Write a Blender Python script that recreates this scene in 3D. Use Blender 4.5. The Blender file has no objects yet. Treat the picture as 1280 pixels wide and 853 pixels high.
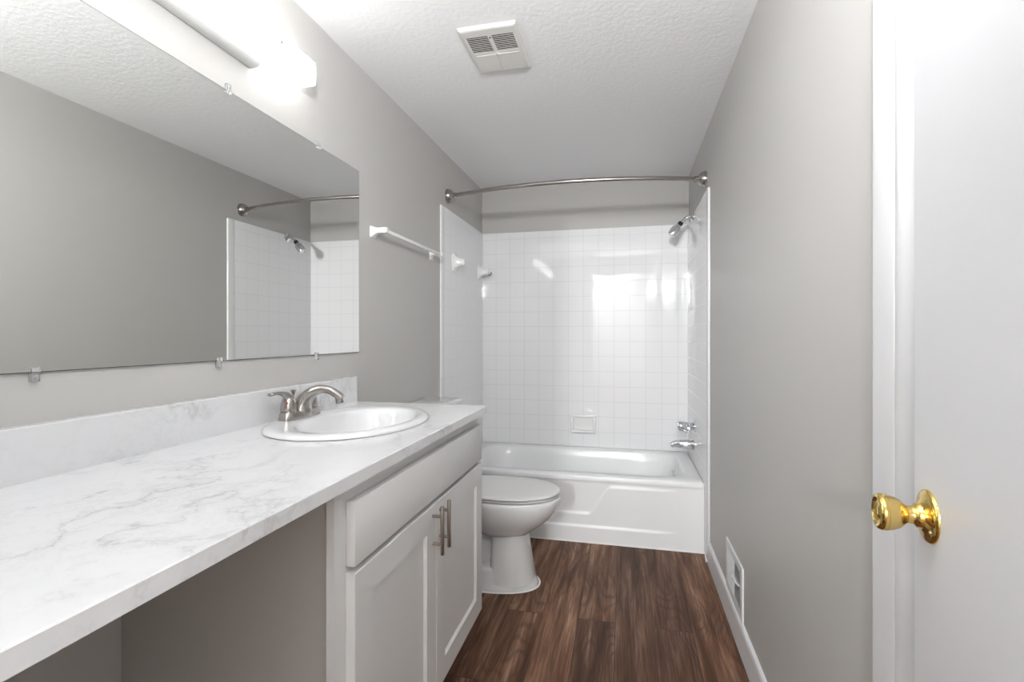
import bpy, bmesh, math, random
from mathutils import Vector, Matrix
random.seed(4)
PI = math.pi
S = bpy.context.scene
COL = S.collection

# ------------------------------------------------------------------ camera, light, exposure
L, R, D, CEIL = -1.073, 0.427, 3.631, 2.304      # left wall, right wall, back wall, ceiling height
YN = 0.05                                        # inner face of the near wall (the camera stands in its doorway)
cam = bpy.data.cameras.new('camera')
cam.sensor_width = 36.0
cam.lens = 617.4 / 1280 * 36
cam.shift_y = -7.0 / 1280
cam.clip_start = 0.02
co = bpy.data.objects.new('camera', cam)
COL.objects.link(co)
co.location = (0, 0, 1.192)
co.rotation_euler = (PI / 2, 0, math.radians(13.0))
S.camera = co

w = bpy.data.worlds.new('world')
S.world = w
w.use_nodes = True
w.node_tree.nodes['Background'].inputs[0].default_value = (0.9, 0.95, 1, 1)
w.node_tree.nodes['Background'].inputs[1].default_value = 0.3

LAMP_STRENGTH = 2.6        # acrylic diffuser over the mirror
HALL = [((-0.50, -3.40, 2.06), 120, 0.09)]   # ceiling lamp in the hall behind the camera
for loc, watts, rad in HALL:
    l = bpy.data.lights.new('hall_lamp', 'POINT')
    l.energy = watts
    l.shadow_soft_size = rad
    l.color = (0.965, 0.985, 1.0)
    lo = bpy.data.objects.new('hall_lamp', l)
    COL.objects.link(lo)
    lo.location = loc
l = bpy.data.lights.new('fill_spot', 'SPOT')   # added fill light in the doorway, tilted up to brighten the room
l.energy = 64
l.color = (0.96, 0.98, 1.0)
l.spot_size = math.radians(165)
l.spot_blend = 1.0
l.shadow_soft_size = 0.09
lo = bpy.data.objects.new('fill_spot', l)
COL.objects.link(lo)
lo.location = (-0.03, -0.10, 1.88)
lo.rotation_euler = (math.radians(90 + 34), 0, math.radians(5))
S.view_settings.view_transform = 'Standard'
S.view_settings.look = 'None'
S.view_settings.gamma = 1
S.view_settings.use_curve_mapping = False
S.view_settings.exposure = 1.34


# ------------------------------------------------------------------ materials
def mat(name, col, rough=0.5, metal=0.0, spec=0.5, **kw):
    m = bpy.data.materials.new(name)
    m.use_nodes = True
    b = m.node_tree.nodes['Principled BSDF']
    b.inputs['Base Color'].default_value = (*col, 1)
    b.inputs['Roughness'].default_value = rough
    b.inputs['Metallic'].default_value = metal
    b.inputs['Specular IOR Level'].default_value = spec
    for k, v in kw.items():
        b.inputs[k.replace('_', ' ')].default_value = v
    return m


def N(m, kind, **kw):
    n = m.node_tree.nodes.new(kind)
    for k, v in kw.items():
        if k in n.inputs.keys():
            n.inputs[k].default_value = v
        else:
            setattr(n, k, v)
    return n


def K(m, a, b):
    m.node_tree.links.new(a, b)


def bsdf(m):
    return m.node_tree.nodes['Principled BSDF']


def coords(m, scale=(1, 1, 1)):
    t = N(m, 'ShaderNodeNewGeometry')
    mp = N(m, 'ShaderNodeMapping')
    mp.inputs['Scale'].default_value = scale
    K(m, t.outputs['Position'], mp.inputs['Vector'])
    return mp.outputs[0]


def bump(m, height, strength, dist):
    b = N(m, 'ShaderNodeBump')
    b.inputs['Strength'].default_value = strength
    b.inputs['Distance'].default_value = dist
    K(m, height, b.inputs['Height'])
    K(m, b.outputs[0], bsdf(m).inputs['Normal'])
    return b


def noisebump(m, scale, strength, dist, detail=4, stretch=(1, 1, 1), rough=0.55):
    n = N(m, 'ShaderNodeTexNoise', Scale=scale, Detail=detail, Roughness=rough)
    K(m, coords(m, stretch), n.inputs['Vector'])
    bump(m, n.outputs['Fac'], strength, dist)
    return n


def ramp(m, fac, stops):
    r = N(m, 'ShaderNodeValToRGB')
    e = r.color_ramp.elements
    while len(e) < len(stops):
        e.new(0.5)
    for i, (p, c) in enumerate(stops):
        e[i].position = p
        e[i].color = (*c, 1) if len(c) == 3 else c
    K(m, fac, r.inputs['Fac'])
    return r.outputs['Color']


def math_(m, op, a, b=None):
    n = N(m, 'ShaderNodeMath', operation=op)
    for i, v in enumerate((a, b)):
        if v is None:
            continue
        if isinstance(v, (int, float)):
            n.inputs[i].default_value = v
        else:
            K(m, v, n.inputs[i])
    return n.outputs[0]


def mix(m, fac, a, b, mode='MIX'):
    n = N(m, 'ShaderNodeMix', data_type='RGBA', blend_type=mode)
    ins = [i for i in n.inputs if i.enabled]
    for i, v in zip((0, 1, 2), (fac, a, b)):
        if isinstance(v, (int, float)):
            ins[i].default_value = v
        elif isinstance(v, tuple):
            ins[i].default_value = (*v, 1)
        else:
            K(m, v, ins[i])
    return [o for o in n.outputs if o.enabled][0]


M = {}
M['wall'] = mat('greige wall paint', (0.525, 0.512, 0.490), 0.42, spec=0.35)
noisebump(M['wall'], 160, 0.10, 0.002)
M['ceiling'] = mat('textured ceiling paint', (0.90, 0.90, 0.90), 0.9, spec=0.1)
n1 = N(M['ceiling'], 'ShaderNodeTexNoise', Scale=52, Detail=5, Roughness=0.6)
K(M['ceiling'], coords(M['ceiling']), n1.inputs['Vector'])
n1c = ramp(M['ceiling'], n1.outputs['Fac'], [(0.36, (0, 0, 0)), (0.66, (1, 1, 1))])
bump(M['ceiling'], n1c, 0.22, 0.003)
M['white_paint'] = mat('white satin trim paint', (0.76, 0.76, 0.765), 0.35)
noisebump(M['white_paint'], 120, 0.05, 0.001)
M['door_paint'] = mat('white door paint', (0.74, 0.74, 0.75), 0.4)
noisebump(M['door_paint'], 200, 0.06, 0.001)
M['cab'] = mat('light grey cabinet paint', (0.68, 0.672, 0.66), 0.38)
noisebump(M['cab'], 150, 0.04, 0.001)
M['cab_shaded'] = mat('shaded cabinet paint', (0.47, 0.445, 0.42), 0.5)  # cabinet tone darkened and warmed, kneehole shade put into the colour
M['dark'] = mat('dark void', (0.02, 0.018, 0.016), 0.8)
M['duct'] = mat('dark brown duct', (0.035, 0.022, 0.018), 0.7)
M['porcelain'] = mat('white porcelain', (0.74, 0.74, 0.745), 0.08, Coat_Weight=0.3)
M['toilet'] = mat('toilet porcelain', (0.74, 0.74, 0.73), 0.10, Coat_Weight=0.2)
M['seat'] = mat('white seat plastic', (0.72, 0.71, 0.70), 0.2)
M['tub'] = mat('white tub enamel', (0.86, 0.86, 0.86), 0.22)
M['ceramic'] = mat('white glazed ceramic', (0.84, 0.84, 0.83), 0.12)
M['plastic'] = mat('white plastic', (0.82, 0.81, 0.79), 0.35)
M['caulk'] = mat('white caulk', (0.85, 0.85, 0.83), 0.5)
M['vent'] = mat('ivory vent plastic', (0.74, 0.73, 0.69), 0.4)
M['nickel'] = mat('brushed nickel', (0.42, 0.395, 0.37), 0.25, 1.0)
M['nickel_dark'] = mat('brushed nickel pull', (0.36, 0.31, 0.27), 0.33, 1.0)
M['chrome'] = mat('chrome', (0.72, 0.73, 0.75), 0.07, 1.0)
M['black'] = mat('black rubber', (0.01, 0.01, 0.01), 0.4)
M['red'] = mat('red hot mark', (0.6, 0.03, 0.02), 0.3)
M['brass'] = mat('polished brass', (0.86, 0.62, 0.20), 0.10, 1.0)
M['brass_satin'] = mat('satin brass', (0.85, 0.63, 0.24), 0.24, 1.0)
M['mirror'] = mat('mirror silver', (0.90, 0.91, 0.89), 0.0, 1.0)
M['glass_edge'] = mat('mirror edge', (0.10, 0.11, 0.10), 0.3)
M['clip'] = mat('clear plastic clip', (0.95, 0.95, 0.95), 0.08, Transmission_Weight=0.85, IOR=1.45)
M['rail'] = mat('white enamel rail', (0.78, 0.78, 0.76), 0.3)
M['hall'] = mat('hall paint', (0.62, 0.61, 0.59), 0.6)
m = M['lamp'] = mat('lit acrylic diffuser', (0.9, 0.9, 0.9), 0.3)
bsdf(m).inputs['Emission Color'].default_value = (1.0, 0.995, 0.995, 1)
bsdf(m).inputs['Emission Strength'].default_value = LAMP_STRENGTH

# marble-look laminate
m = M['marble'] = mat('marble look laminate', (0.8, 0.8, 0.8), 0.16)
wv = N(m, 'ShaderNodeTexNoise', Scale=5.0, Detail=6, Roughness=0.6)
K(m, coords(m), wv.inputs['Vector'])
vsub = N(m, 'ShaderNodeVectorMath', operation='MULTIPLY_ADD')
vsub.inputs[1].default_value = (0.30, 0.30, 0.30)
K(m, wv.outputs['Color'], vsub.inputs[0])
K(m, coords(m, (1.0, 0.62, 1.0)), vsub.inputs[2])
a = N(m, 'ShaderNodeTexNoise', Scale=5.0, Detail=3, Roughness=0.5)
K(m, vsub.outputs[0], a.inputs['Vector'])
va = math_(m, 'ABSOLUTE', math_(m, 'SUBTRACT', a.outputs['Fac'], 0.5))
veina = ramp(m, va, [(0.0, (1, 1, 1)), (0.010, (0.35, 0.35, 0.35)), (0.05, (0, 0, 0))])
b2 = N(m, 'ShaderNodeTexNoise', Scale=2.3, Detail=2)
K(m, coords(m, (1.3, 1, 1.7)), b2.inputs['Vector'])
msk = ramp(m, b2.outputs['Fac'], [(0.40, (0.12, 0.12, 0.12)), (0.60, (0.9, 0.9, 0.9))])
c2 = N(m, 'ShaderNodeTexNoise', Scale=9, Detail=6, Roughness=0.7)
K(m, vsub.outputs[0], c2.inputs['Vector'])
vc = math_(m, 'ABSOLUTE', math_(m, 'SUBTRACT', c2.outputs['Fac'], 0.5))
veinc = ramp(m, vc, [(0.0, (0.6, 0.6, 0.6)), (0.03, (0, 0, 0))])
cloud = ramp(m, b2.outputs['Fac'], [(0.5, (0, 0, 0)), (0.75, (0.12, 0.12, 0.12))])
f = math_(m, 'MULTIPLY', math_(m, 'ADD', veina, math_(m, 'MULTIPLY', veinc, 0.55)), msk)
f = math_(m, 'MINIMUM', math_(m, 'ADD', math_(m, 'MULTIPLY', f, 0.62), cloud), 0.9)
K(m, mix(m, f, (0.72, 0.72, 0.727), (0.37, 0.365, 0.365)), bsdf(m).inputs['Base Color'])

# vinyl plank floor, planks run along Y
m = M['floor'] = mat('brown vinyl plank', (0.12, 0.07, 0.05), 0.5, spec=0.2)
g = N(m, 'ShaderNodeNewGeometry')
sx = N(m, 'ShaderNodeSeparateXYZ')
K(m, g.outputs['Position'], sx.inputs[0])
cb = N(m, 'ShaderNodeCombineXYZ')
K(m, math_(m, 'ADD', sx.outputs['Y'], 0.35), cb.inputs['X'])
K(m, math_(m, 'ADD', sx.outputs['X'], 0.043), cb.inputs['Y'])
br = N(m, 'ShaderNodeTexBrick', offset=0.37, offset_frequency=2)
br.inputs['Color1'].default_value = (0, 0, 0, 1)
br.inputs['Color2'].default_value = (1, 1, 1, 1)
br.inputs['Mortar'].default_value = (0.5, 0.5, 0.5, 1)
br.inputs['Scale'].default_value = 1
br.inputs['Mortar Size'].default_value = 0.0012
br.inputs['Brick Width'].default_value = 1.22
br.inputs['Row Height'].default_value = 0.152
K(m, cb.outputs[0], br.inputs['Vector'])
pl = N(m, 'ShaderNodeSeparateColor')
K(m, br.outputs['Color'], pl.inputs[0])
# per plank offset of the grain
off = N(m, 'ShaderNodeCombineXYZ')
K(m, math_(m, 'MULTIPLY', pl.outputs[0], 7.3), off.inputs['X'])
K(m, math_(m, 'MULTIPLY', pl.outputs[0], 3.1), off.inputs['Y'])
va_ = N(m, 'ShaderNodeVectorMath', operation='ADD')
K(m, g.outputs['Position'], va_.inputs[0])
K(m, off.outputs[0], va_.inputs[1])


def gnoise(scale, sc, detail, rough=0.6, dist=0.0):
    mp = N(m, 'ShaderNodeMapping')
    mp.inputs['Scale'].default_value = sc
    K(m, va_.outputs[0], mp.inputs['Vector'])
    n = N(m, 'ShaderNodeTexNoise', Scale=scale, Detail=detail, Roughness=rough, Distortion=dist)
    K(m, mp.outputs[0], n.inputs['Vector'])
    return n.outputs['Fac']


streak = gnoise(13, (1.6, 0.11, 1), 5, 0.6, 0.35)
fine = gnoise(70, (1.6, 0.06, 1), 5, 0.7)
big = gnoise(3, (1.8, 0.5, 1), 2)
ring_ = gnoise(2.6, (1.7, 0.45, 1), 2, 0.4)
rings = math_(m, 'SINE', math_(m, 'MULTIPLY', ring_, 150))
rmask = ramp(m, gnoise(2.1, (2.2, 0.7, 1), 1), [(0.47, (0, 0, 0)), (0.57, (1, 1, 1))])
base = ramp(m, streak, [(0.36, (0.072, 0.032, 0.017)), (0.47, (0.165, 0.080, 0.047)), (0.57, (0.235, 0.128, 0.080)), (0.70, (0.40, 0.25, 0.17))])
base = mix(m, ramp(m, fine, [(0.40, (0.6, 0.6, 0.6)), (0.58, (0, 0, 0))]), base, (0.050, 0.028, 0.020))
rr = math_(m, 'MULTIPLY', math_(m, 'MULTIPLY', math_(m, 'MAXIMUM', rings, 0), rmask), 0.42)
base = mix(m, rr, base, (0.045, 0.026, 0.019))
base = mix(m, 0.55, base, ramp(m, pl.outputs[0], [(0.0, (0.55, 0.53, 0.53)), (1.0, (1.55, 1.5, 1.45))]), 'MULTIPLY')
mor = math_(m, 'MULTIPLY', br.outputs['Fac'], 0.75)
base = mix(m, mor, base, (0.03, 0.018, 0.014))
K(m, base, bsdf(m).inputs['Base Color'])
bump(m, fine, 0.15, 0.001)


def tile_mat(name, axis, o1, o2=1.806, pitch=0.1095):
    """Square glazed tile; axis = horizontal world axis, o1/o2 = grid offsets."""
    m = mat(name, (0.82, 0.82, 0.825), 0.035)
    g = N(m, 'ShaderNodeNewGeometry')
    s = N(m, 'ShaderNodeSeparateXYZ')
    K(m, g.outputs['Position'], s.inputs[0])
    c = N(m, 'ShaderNodeCombineXYZ')
    K(m, math_(m, 'SUBTRACT', s.outputs[axis], o1 - 20 * pitch), c.inputs['X'])
    K(m, math_(m, 'SUBTRACT', s.outputs['Z'], o2 - 20 * pitch), c.inputs['Y'])
    b = N(m, 'ShaderNodeTexBrick', offset=0.0, squash=1.0)
    b.inputs['Color1'].default_value = (0, 0, 0, 1)
    b.inputs['Color2'].default_value = (1, 1, 1, 1)
    b.inputs['Scale'].default_value = 1
    b.inputs['Mortar Size'].default_value = 0.0016
    b.inputs['Mortar Smooth'].default_value = 0.3
    b.inputs['Brick Width'].default_value = pitch
    b.inputs['Row Height'].default_value = pitch
    K(m, c.outputs[0], b.inputs['Vector'])
    K(m, mix(m, b.outputs['Fac'], (0.87, 0.87, 0.875), (0.69, 0.69, 0.69)), bsdf(m).inputs['Base Color'])
    K(m, math_(m, 'MULTIPLY_ADD', b.outputs['Fac'], 0.5), bsdf(m).inputs['Roughness'])
    nz = N(m, 'ShaderNodeTexNoise', Scale=7, Detail=1)
    K(m, g.outputs['Position'], nz.inputs['Vector'])
    h = math_(m, 'SUBTRACT', math_(m, 'MULTIPLY', nz.outputs['Fac'], 0.9), math_(m, 'MULTIPLY', b.outputs['Fac'], 0.5))
    bump(m, h, 0.25, 0.0022)
    rn = [n for n in m.node_tree.nodes if n.type == 'MATH' and n.operation == 'MULTIPLY_ADD'][0]
    rn.inputs[2].default_value = 0.04
    return m


M['tile_x'] = tile_mat('white wall tile back', 'X', -0.741)
M['tile_y'] = tile_mat('white wall tile side', 'Y', 2.80)


# ------------------------------------------------------------------ mesh helpers
def finish(name, bm, material, parent=None, loc=None, smooth=None, bevel=0.0, kind=None, seg=2):
    bmesh.ops.remove_doubles(bm, verts=bm.verts, dist=1e-6)
    bmesh.ops.recalc_face_normals(bm, faces=bm.faces)
    if bevel:
        ed = [e for e in bm.edges if len(e.link_faces) == 2 and e.calc_face_angle(0) > 0.7]
        bmesh.ops.bevel(bm, geom=ed, offset=bevel, segments=seg, profile=0.5, affect='EDGES')
    me = bpy.data.meshes.new(name)
    base = Vector((0, 0, 0))
    if parent is not None:
        base = parent['_o']
        base = Vector(base)
    if parent is None and loc is not None:
        base = Vector(loc)
    for v in bm.verts:
        v.co -= base
    bm.to_mesh(me)
    bm.free()
    me.materials.append(material)
    if smooth is not None:
        for p in me.polygons:
            p.use_smooth = True
        me.set_sharp_from_angle(angle=math.radians(smooth))
    o = bpy.data.objects.new(name, me)
    COL.objects.link(o)
    o['_o'] = list(base)
    if parent is not None:
        o.parent = parent
    else:
        o.location = base
    if kind:
        o['kind'] = kind
    return o


def thing(name, loc, label=None, cat=None, group=None, kind=None):
    o = bpy.data.objects.new(name, None)
    COL.objects.link(o)
    o.location = loc
    o.empty_display_size = 0.1
    o['_o'] = list(loc)
    tag(o, label, cat, group, kind)
    return o


def tag(o, label=None, cat=None, group=None, kind=None):
    for k, v in (('label', label), ('category', cat), ('group', group), ('kind', kind)):
        if v:
            o[k] = v
    return o


def BM():
    return bmesh.new()


def box(bm, x0, x1, y0, y1, z0, z1):
    vs = [bm.verts.new((x, y, z)) for x in (x0, x1) for y in (y0, y1) for z in (z0, z1)]
    for f in ((0, 1, 3, 2), (4, 6, 7, 5), (0, 4, 5, 1), (2, 3, 7, 6), (0, 2, 6, 4), (1, 5, 7, 3)):
        bm.faces.new([vs[i] for i in f])
    return bm


def loft(bm, rings, cap0=True, cap1=True, closed=True):
    R_ = [[bm.verts.new(p) for p in r] for r in rings]
    n = len(R_[0])
    for a_, b_ in zip(R_, R_[1:]):
        for i in range(n if closed else n - 1):
            j = (i + 1) % n
            bm.faces.new((a_[i], a_[j], b_[j], b_[i]))
    if cap0:
        bm.faces.new(R_[0])
    if cap1:
        bm.faces.new(R_[-1])
    return bm


def frame_for(d):
    d = Vector(d).normalized()
    up = Vector((0, 0, 1)) if abs(d.z) < 0.9 else Vector((1, 0, 0))
    s = d.cross(up).normalized()
    return d, s, s.cross(d).normalized()


def lathe(bm, prof, o, d, n=40, cap=True):
    d, s, u = frame_for(d)
    o = Vector(o)
    rings = [[o + d * h + (s * math.cos(2 * PI * i / n) + u * math.sin(2 * PI * i / n)) * max(r, 1e-4) for i in range(n)] for r, h in prof]
    return loft(bm, rings, cap, cap)


def smoothpath(pts, k=6):
    """Catmull-Rom through points (each any-length tuple)."""
    out = []
    P = [pts[0]] + list(pts) + [pts[-1]]
    for i in range(1, len(P) - 2):
        p0, p1, p2, p3 = P[i - 1:i + 3]
        for t in range(k):
            t /= k
            out.append(tuple(0.5 * ((2 * b) + (-a_ + c_) * t + (2 * a_ - 5 * b + 4 * c_ - d_) * t * t + (-a_ + 3 * b - 3 * c_ + d_) * t ** 3)
                             for a_, b, c_, d_ in zip(p0, p1, p2, p3)))
    out.append(tuple(pts[-1]))
    return out


def tube(bm, pts, rad, n=20, flat=1.0, upv=None):
    """pts list of 3D points, rad scalar or list; flat squashes along the frame's up."""
    pts = [Vector(p) for p in pts]
    rad = rad if isinstance(rad, (list, tuple)) else [rad] * len(pts)
    fl = flat if isinstance(flat, (list, tuple)) else [flat] * len(pts)
    rings = []
    d0 = (pts[1] - pts[0]).normalized()
    u = Vector(upv) if upv else frame_for(d0)[2]
    for i, p in enumerate(pts):
        d = (pts[min(i + 1, len(pts) - 1)] - pts[max(i - 1, 0)]).normalized()
        u = (u - d * u.dot(d)).normalized()
        s = d.cross(u)
        rings.append([p + s * rad[i] * math.cos(2 * PI * k / n) + u * rad[i] * fl[i] * math.sin(2 * PI * k / n) for k in range(n)])
    return loft(bm, rings)


def se(cx, cy, hx, hy, z, p=2.0, n=72, pf=None):
    """Superellipse ring in a horizontal plane; pf = exponent for the +x half."""
    out = []
    for i in range(n):
        t = 2 * PI * (i + 0.5) / n
        c, s = math.cos(t), math.sin(t)
        q = pf if (pf and c > 0) else p
        out.append((cx + hx * math.copysign(abs(c) ** (2 / q), c), cy + hy * math.copysign(abs(s) ** (2 / q), s), z))
    return out


def prism_z(bm, prof, z0, z1):
    return loft(bm, [[(x, y, z0) for x, y in prof], [(x, y, z1) for x, y in prof]])


def grid(bm, f, us, vs):
    V = [[bm.verts.new(f(u, v)) for v in vs] for u in us]
    for i in range(len(us) - 1):
        for j in range(len(vs) - 1):
            bm.faces.new((V[i][j], V[i + 1][j], V[i + 1][j + 1], V[i][j + 1]))
    return bm


def lin(a_, b_, n):
    return [a_ + (b_ - a_) * i / (n - 1) for i in range(n)]


def sst(e0, e1, x):
    t = min(max((x - e0) / (e1 - e0), 0), 1)
    return t * t * (3 - 2 * t)


# ------------------------------------------------------------------ the room
T = 0.11
HX0, HX1, HY = -1.0, 1.3, -4.6                    # the hall behind the camera
DX0, DX1, DH = -0.47, 0.275, 2.05                 # entry doorway in the near wall
CY0, CY1 = 0.12, 0.835                            # closet opening in the right wall
b = BM(); box(b, L - T, R + 0.75, HY, D + T, -0.06, 0.0); finish('floor', b, M['floor'], kind='structure')
b = BM(); box(b, L - T, R + 0.75, YN - T, D + T, CEIL, CEIL + 0.06); finish('ceiling', b, M['ceiling'], kind='structure')
b = BM(); box(b, L - T, L, YN - T, D + T, 0, CEIL); finish('wall_left', b, M['wall'], kind='structure')
b = BM(); box(b, L, R, D, D + T, 0, CEIL); finish('wall_back', b, M['wall'], kind='structure')
b = BM()
box(b, R, R + T, CY1, D + T, 0, CEIL)
box(b, R, R + T, CY0, CY1, 2.06, CEIL)
box(b, R, R + T, YN - T, CY0, 0, CEIL)
finish('wall_right', b, M['wall'], kind='structure')
b = BM()
box(b, L, DX0 - 0.02, YN - T, YN, 0, CEIL)
box(b, DX1 + 0.02, R, YN - T, YN, 0, CEIL)
box(b, DX0 - 0.02, DX1 + 0.02, YN - T, YN, DH + 0.02, CEIL)
finish('wall_near', b, M['wall'], kind='structure')
b = BM()
box(b, HX0 - 0.1, HX0, HY, YN - T, 0, 2.4)
box(b, HX1, HX1 + 0.1, HY, YN - T, 0, 2.4)
box(b, HX0, HX1, HY - 0.1, HY, 0, 2.4)
finish('wall_hall', b, M['hall'], kind='structure')
b = BM(); box(b, HX0, HX1, HY, YN - T, 2.4, 2.46); finish('ceiling_hall', b, M['ceiling'], kind='structure')
# entry door frame
b = BM()
box(b, DX0 - 0.02, DX0, YN - T, YN + 0.003, 0, DH)
box(b, DX1, DX1 + 0.02, YN - T, YN + 0.003, 0, DH)
box(b, DX0 - 0.02, DX1 + 0.02, YN - T, YN + 0.003, DH, DH + 0.02)
finish('trim_2', b, M['white_paint'], kind='structure')

# closet casing on the right wall: flat band, groove, rounded bead
prof = [(R - 0.0002, 0.9655), (R - 0.0135, 0.9655), (R - 0.0155, 0.9635), (R - 0.0160, 0.960), (R - 0.0160, 0.8965), (R - 0.0150, 0.8945), (R - 0.0120, 0.8930),
        (R - 0.0120, 0.8915), (R - 0.0150, 0.8900), (R - 0.0170, 0.8870), (R - 0.0185, 0.880), (R - 0.0178, 0.871), (R - 0.0150, 0.862), (R - 0.0090, 0.853),
        (R - 0.0005, 0.8455), (R + 0.0095, 0.8405), (R + 0.0200, 0.8375), (R + 0.0300, 0.8360), (R + 0.0300, 0.8351), (R - 0.0002, 0.8351)]
b = BM(); prism_z(b, prof, 0.0, 2.19)
box(b, R - 0.014, R + 0.0005, CY0 - 0.03, CY1 + 0.002, 2.06, 2.19)
finish('trim_1', b, M['white_paint'], kind='structure', smooth=40)
b = BM()
box(b, R + 0.0310, R + T, CY1 - 0.018, CY1, 0, 2.06)
box(b, R + 0.0005, R + T, CY0, CY0 + 0.018, 0, 2.06)
box(b, R + 0.0005, R + T, CY0 + 0.018, CY1 - 0.018, 2.042, 2.06)
finish('trim_3', b, M['white_paint'], kind='structure')
b = BM(); box(b, R + 0.070, R + 0.104, CY0 + 0.02, CY1 - 0.02, 0.008, 2.04)
finish('door_2', b, M['door_paint'], kind='structure')

# baseboards
TYL, TYR, TZ = 2.752, 2.746, 1.966                # front edges and top of the tile surround
YF, ZF = 2.866, 0.3855                            # tub apron plane and rim height
b = BM()
loft(b, [[(R, y, 0), (R - 0.013, y, 0), (R - 0.013, y, 0.10), (R - 0.010, y, 0.111), (R - 0.004, y, 0.1165), (R, y, 0.1165)] for y in (0.968, TYR - 0.002)])
finish('baseboard_right', b, M['white_paint'], kind='structure')
b = BM()
loft(b, [[(L, y, 0), (L + 0.013, y, 0), (L + 0.013, y, 0.10), (L + 0.010, y, 0.111), (L + 0.004, y, 0.1165), (L, y, 0.1165)] for y in (1.775, TYL - 0.002)])
box(b, L, L + 0.013, YN, 0.85, 0, 0.11)
finish('baseboard_left', b, M['white_paint'], kind='structure')

# ------------------------------------------------------------------ entry door standing open beside the right wall
th = math.radians(8)
latch = Vector((0.3703, 0.7546, 0))
kn = Vector((0.365, 0.709, 0.9685))
dirv = Vector((math.sin(th), math.cos(th), 0))     # from hinge to latch
nrm = Vector((-math.cos(th), math.sin(th), 0))     # face towards the room
W_ = 0.705
hinge = latch - dirv * W_
door = thing('door_1', (hinge.x, hinge.y, 0.01), kind='structure')
b = BM()
rings = []
for z in (0.012, 2.03):
    rings.append([Vector((p.x, p.y, z)) for p in (hinge, latch, latch - nrm * 0.035, hinge - nrm * 0.035)])
loft(b, rings)
slab = finish('door_slab', b, M['door_paint'], door, bevel=0.0015)
b = BM()
lathe(b, [(0.0325, 0.0), (0.0325, 0.002), (0.0315, 0.004), (0.029, 0.0055), (0.026, 0.0060), (0.020, 0.0075), (0.0160, 0.0105), (0.0150, 0.014)], kn, nrm, 56)
rose = finish('rose_plate', b, M['brass'], door, smooth=35)
b = BM()
lathe(b, [(0.0140, 0.009), (0.0146, 0.011), (0.0146, 0.014), (0.0125, 0.016), (0.0108, 0.0175), (0.0108, 0.020), (0.0104, 0.0225), (0.0110, 0.025)], kn, nrm, 48)
finish('knob_neck', b, M['brass'], door, smooth=50)
b = BM()
lathe(b, [(0.0110, 0.0245), (0.0130, 0.027), (0.0168, 0.031), (0.0196, 0.036), (0.0213, 0.0415), (0.0222, 0.0465)], kn, nrm, 56)
finish('knob_cup', b, M['brass_satin'], door, smooth=50)
b = BM()
lathe(b, [(0.0218, 0.0462), (0.0226, 0.0475), (0.0225, 0.0515), (0.0206, 0.0550), (0.0178, 0.0556), (0.0163, 0.0540), (0.0145, 0.0527), (0.0082, 0.0527), (0.0068, 0.0540), (0.0, 0.0545)], kn, nrm, 56)
finish('knob_cap', b, M['brass'], door, smooth=50)
b = BM()
p = kn + nrm * 0.0072 + dirv * (-0.019) - Vector((0, 0, 0.014))
lathe(b, [(0.0022, -0.001), (0.0022, 0.0006), (0.0012, 0.0010)], p, nrm, 12)
finish('screw', b, M['nickel_dark'], door)

# ------------------------------------------------------------------ tile surround
tt = 0.009
b = BM(); box(b, L + tt, R - tt, D - tt, D - 0.0002, ZF - 0.01, TZ)
o = finish('tile_panel', b, M['tile_x'], loc=((L + R) / 2, D, ZF))
tag(o, 'wide white square-tiled panel on the back wall behind the bathtub', 'tile panel', 'tile panels of the tub surround')


def side_panel(xw, xf, y0):
    # tile field with a rounded bullnose along the front edge
    sgn = 1 if xf > xw else -1
    pr = [(xw, D - 0.0003), (xf, D - 0.0003), (xf, y0 + 0.010), (xf - sgn * 0.001, y0 + 0.005), (xf - sgn * 0.003, y0 + 0.002), (xf - sgn * 0.006, y0), (xw, y0)]
    return loft(BM(), [[(x, y, z) for x, y in pr] for z in (0.0, TZ)])


for xw, sgn, y0, lab in ((L, 1, TYL, 'white square-tiled panel on the left wall carrying the two ceramic posts'), (R, -1, TYR, 'white square-tiled panel on the right wall carrying the shower head and spout')):
    o = finish('tile_panel', side_panel(xw + sgn * 0.0002, xw + sgn * tt, y0), M['tile_y'], loc=(xw, y0, 0), smooth=40)
    tag(o, lab, 'tile panel', 'tile panels of the tub surround')
    b = BM()
    xq = xw + sgn * (tt + 0.0001)
    pr = [(xq, y0 + 0.05), (xq + sgn * 0.0011, y0 + 0.049), (xq + sgn * 0.0011, y0 + 0.010), (xq, y0 + 0.004)]
    loft(b, [[(x, y, z) for x, y in pr] for z in (0.0, TZ - 0.0005)])
    finish('edge_trim', b, M['ceramic'], o, smooth=40)

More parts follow.
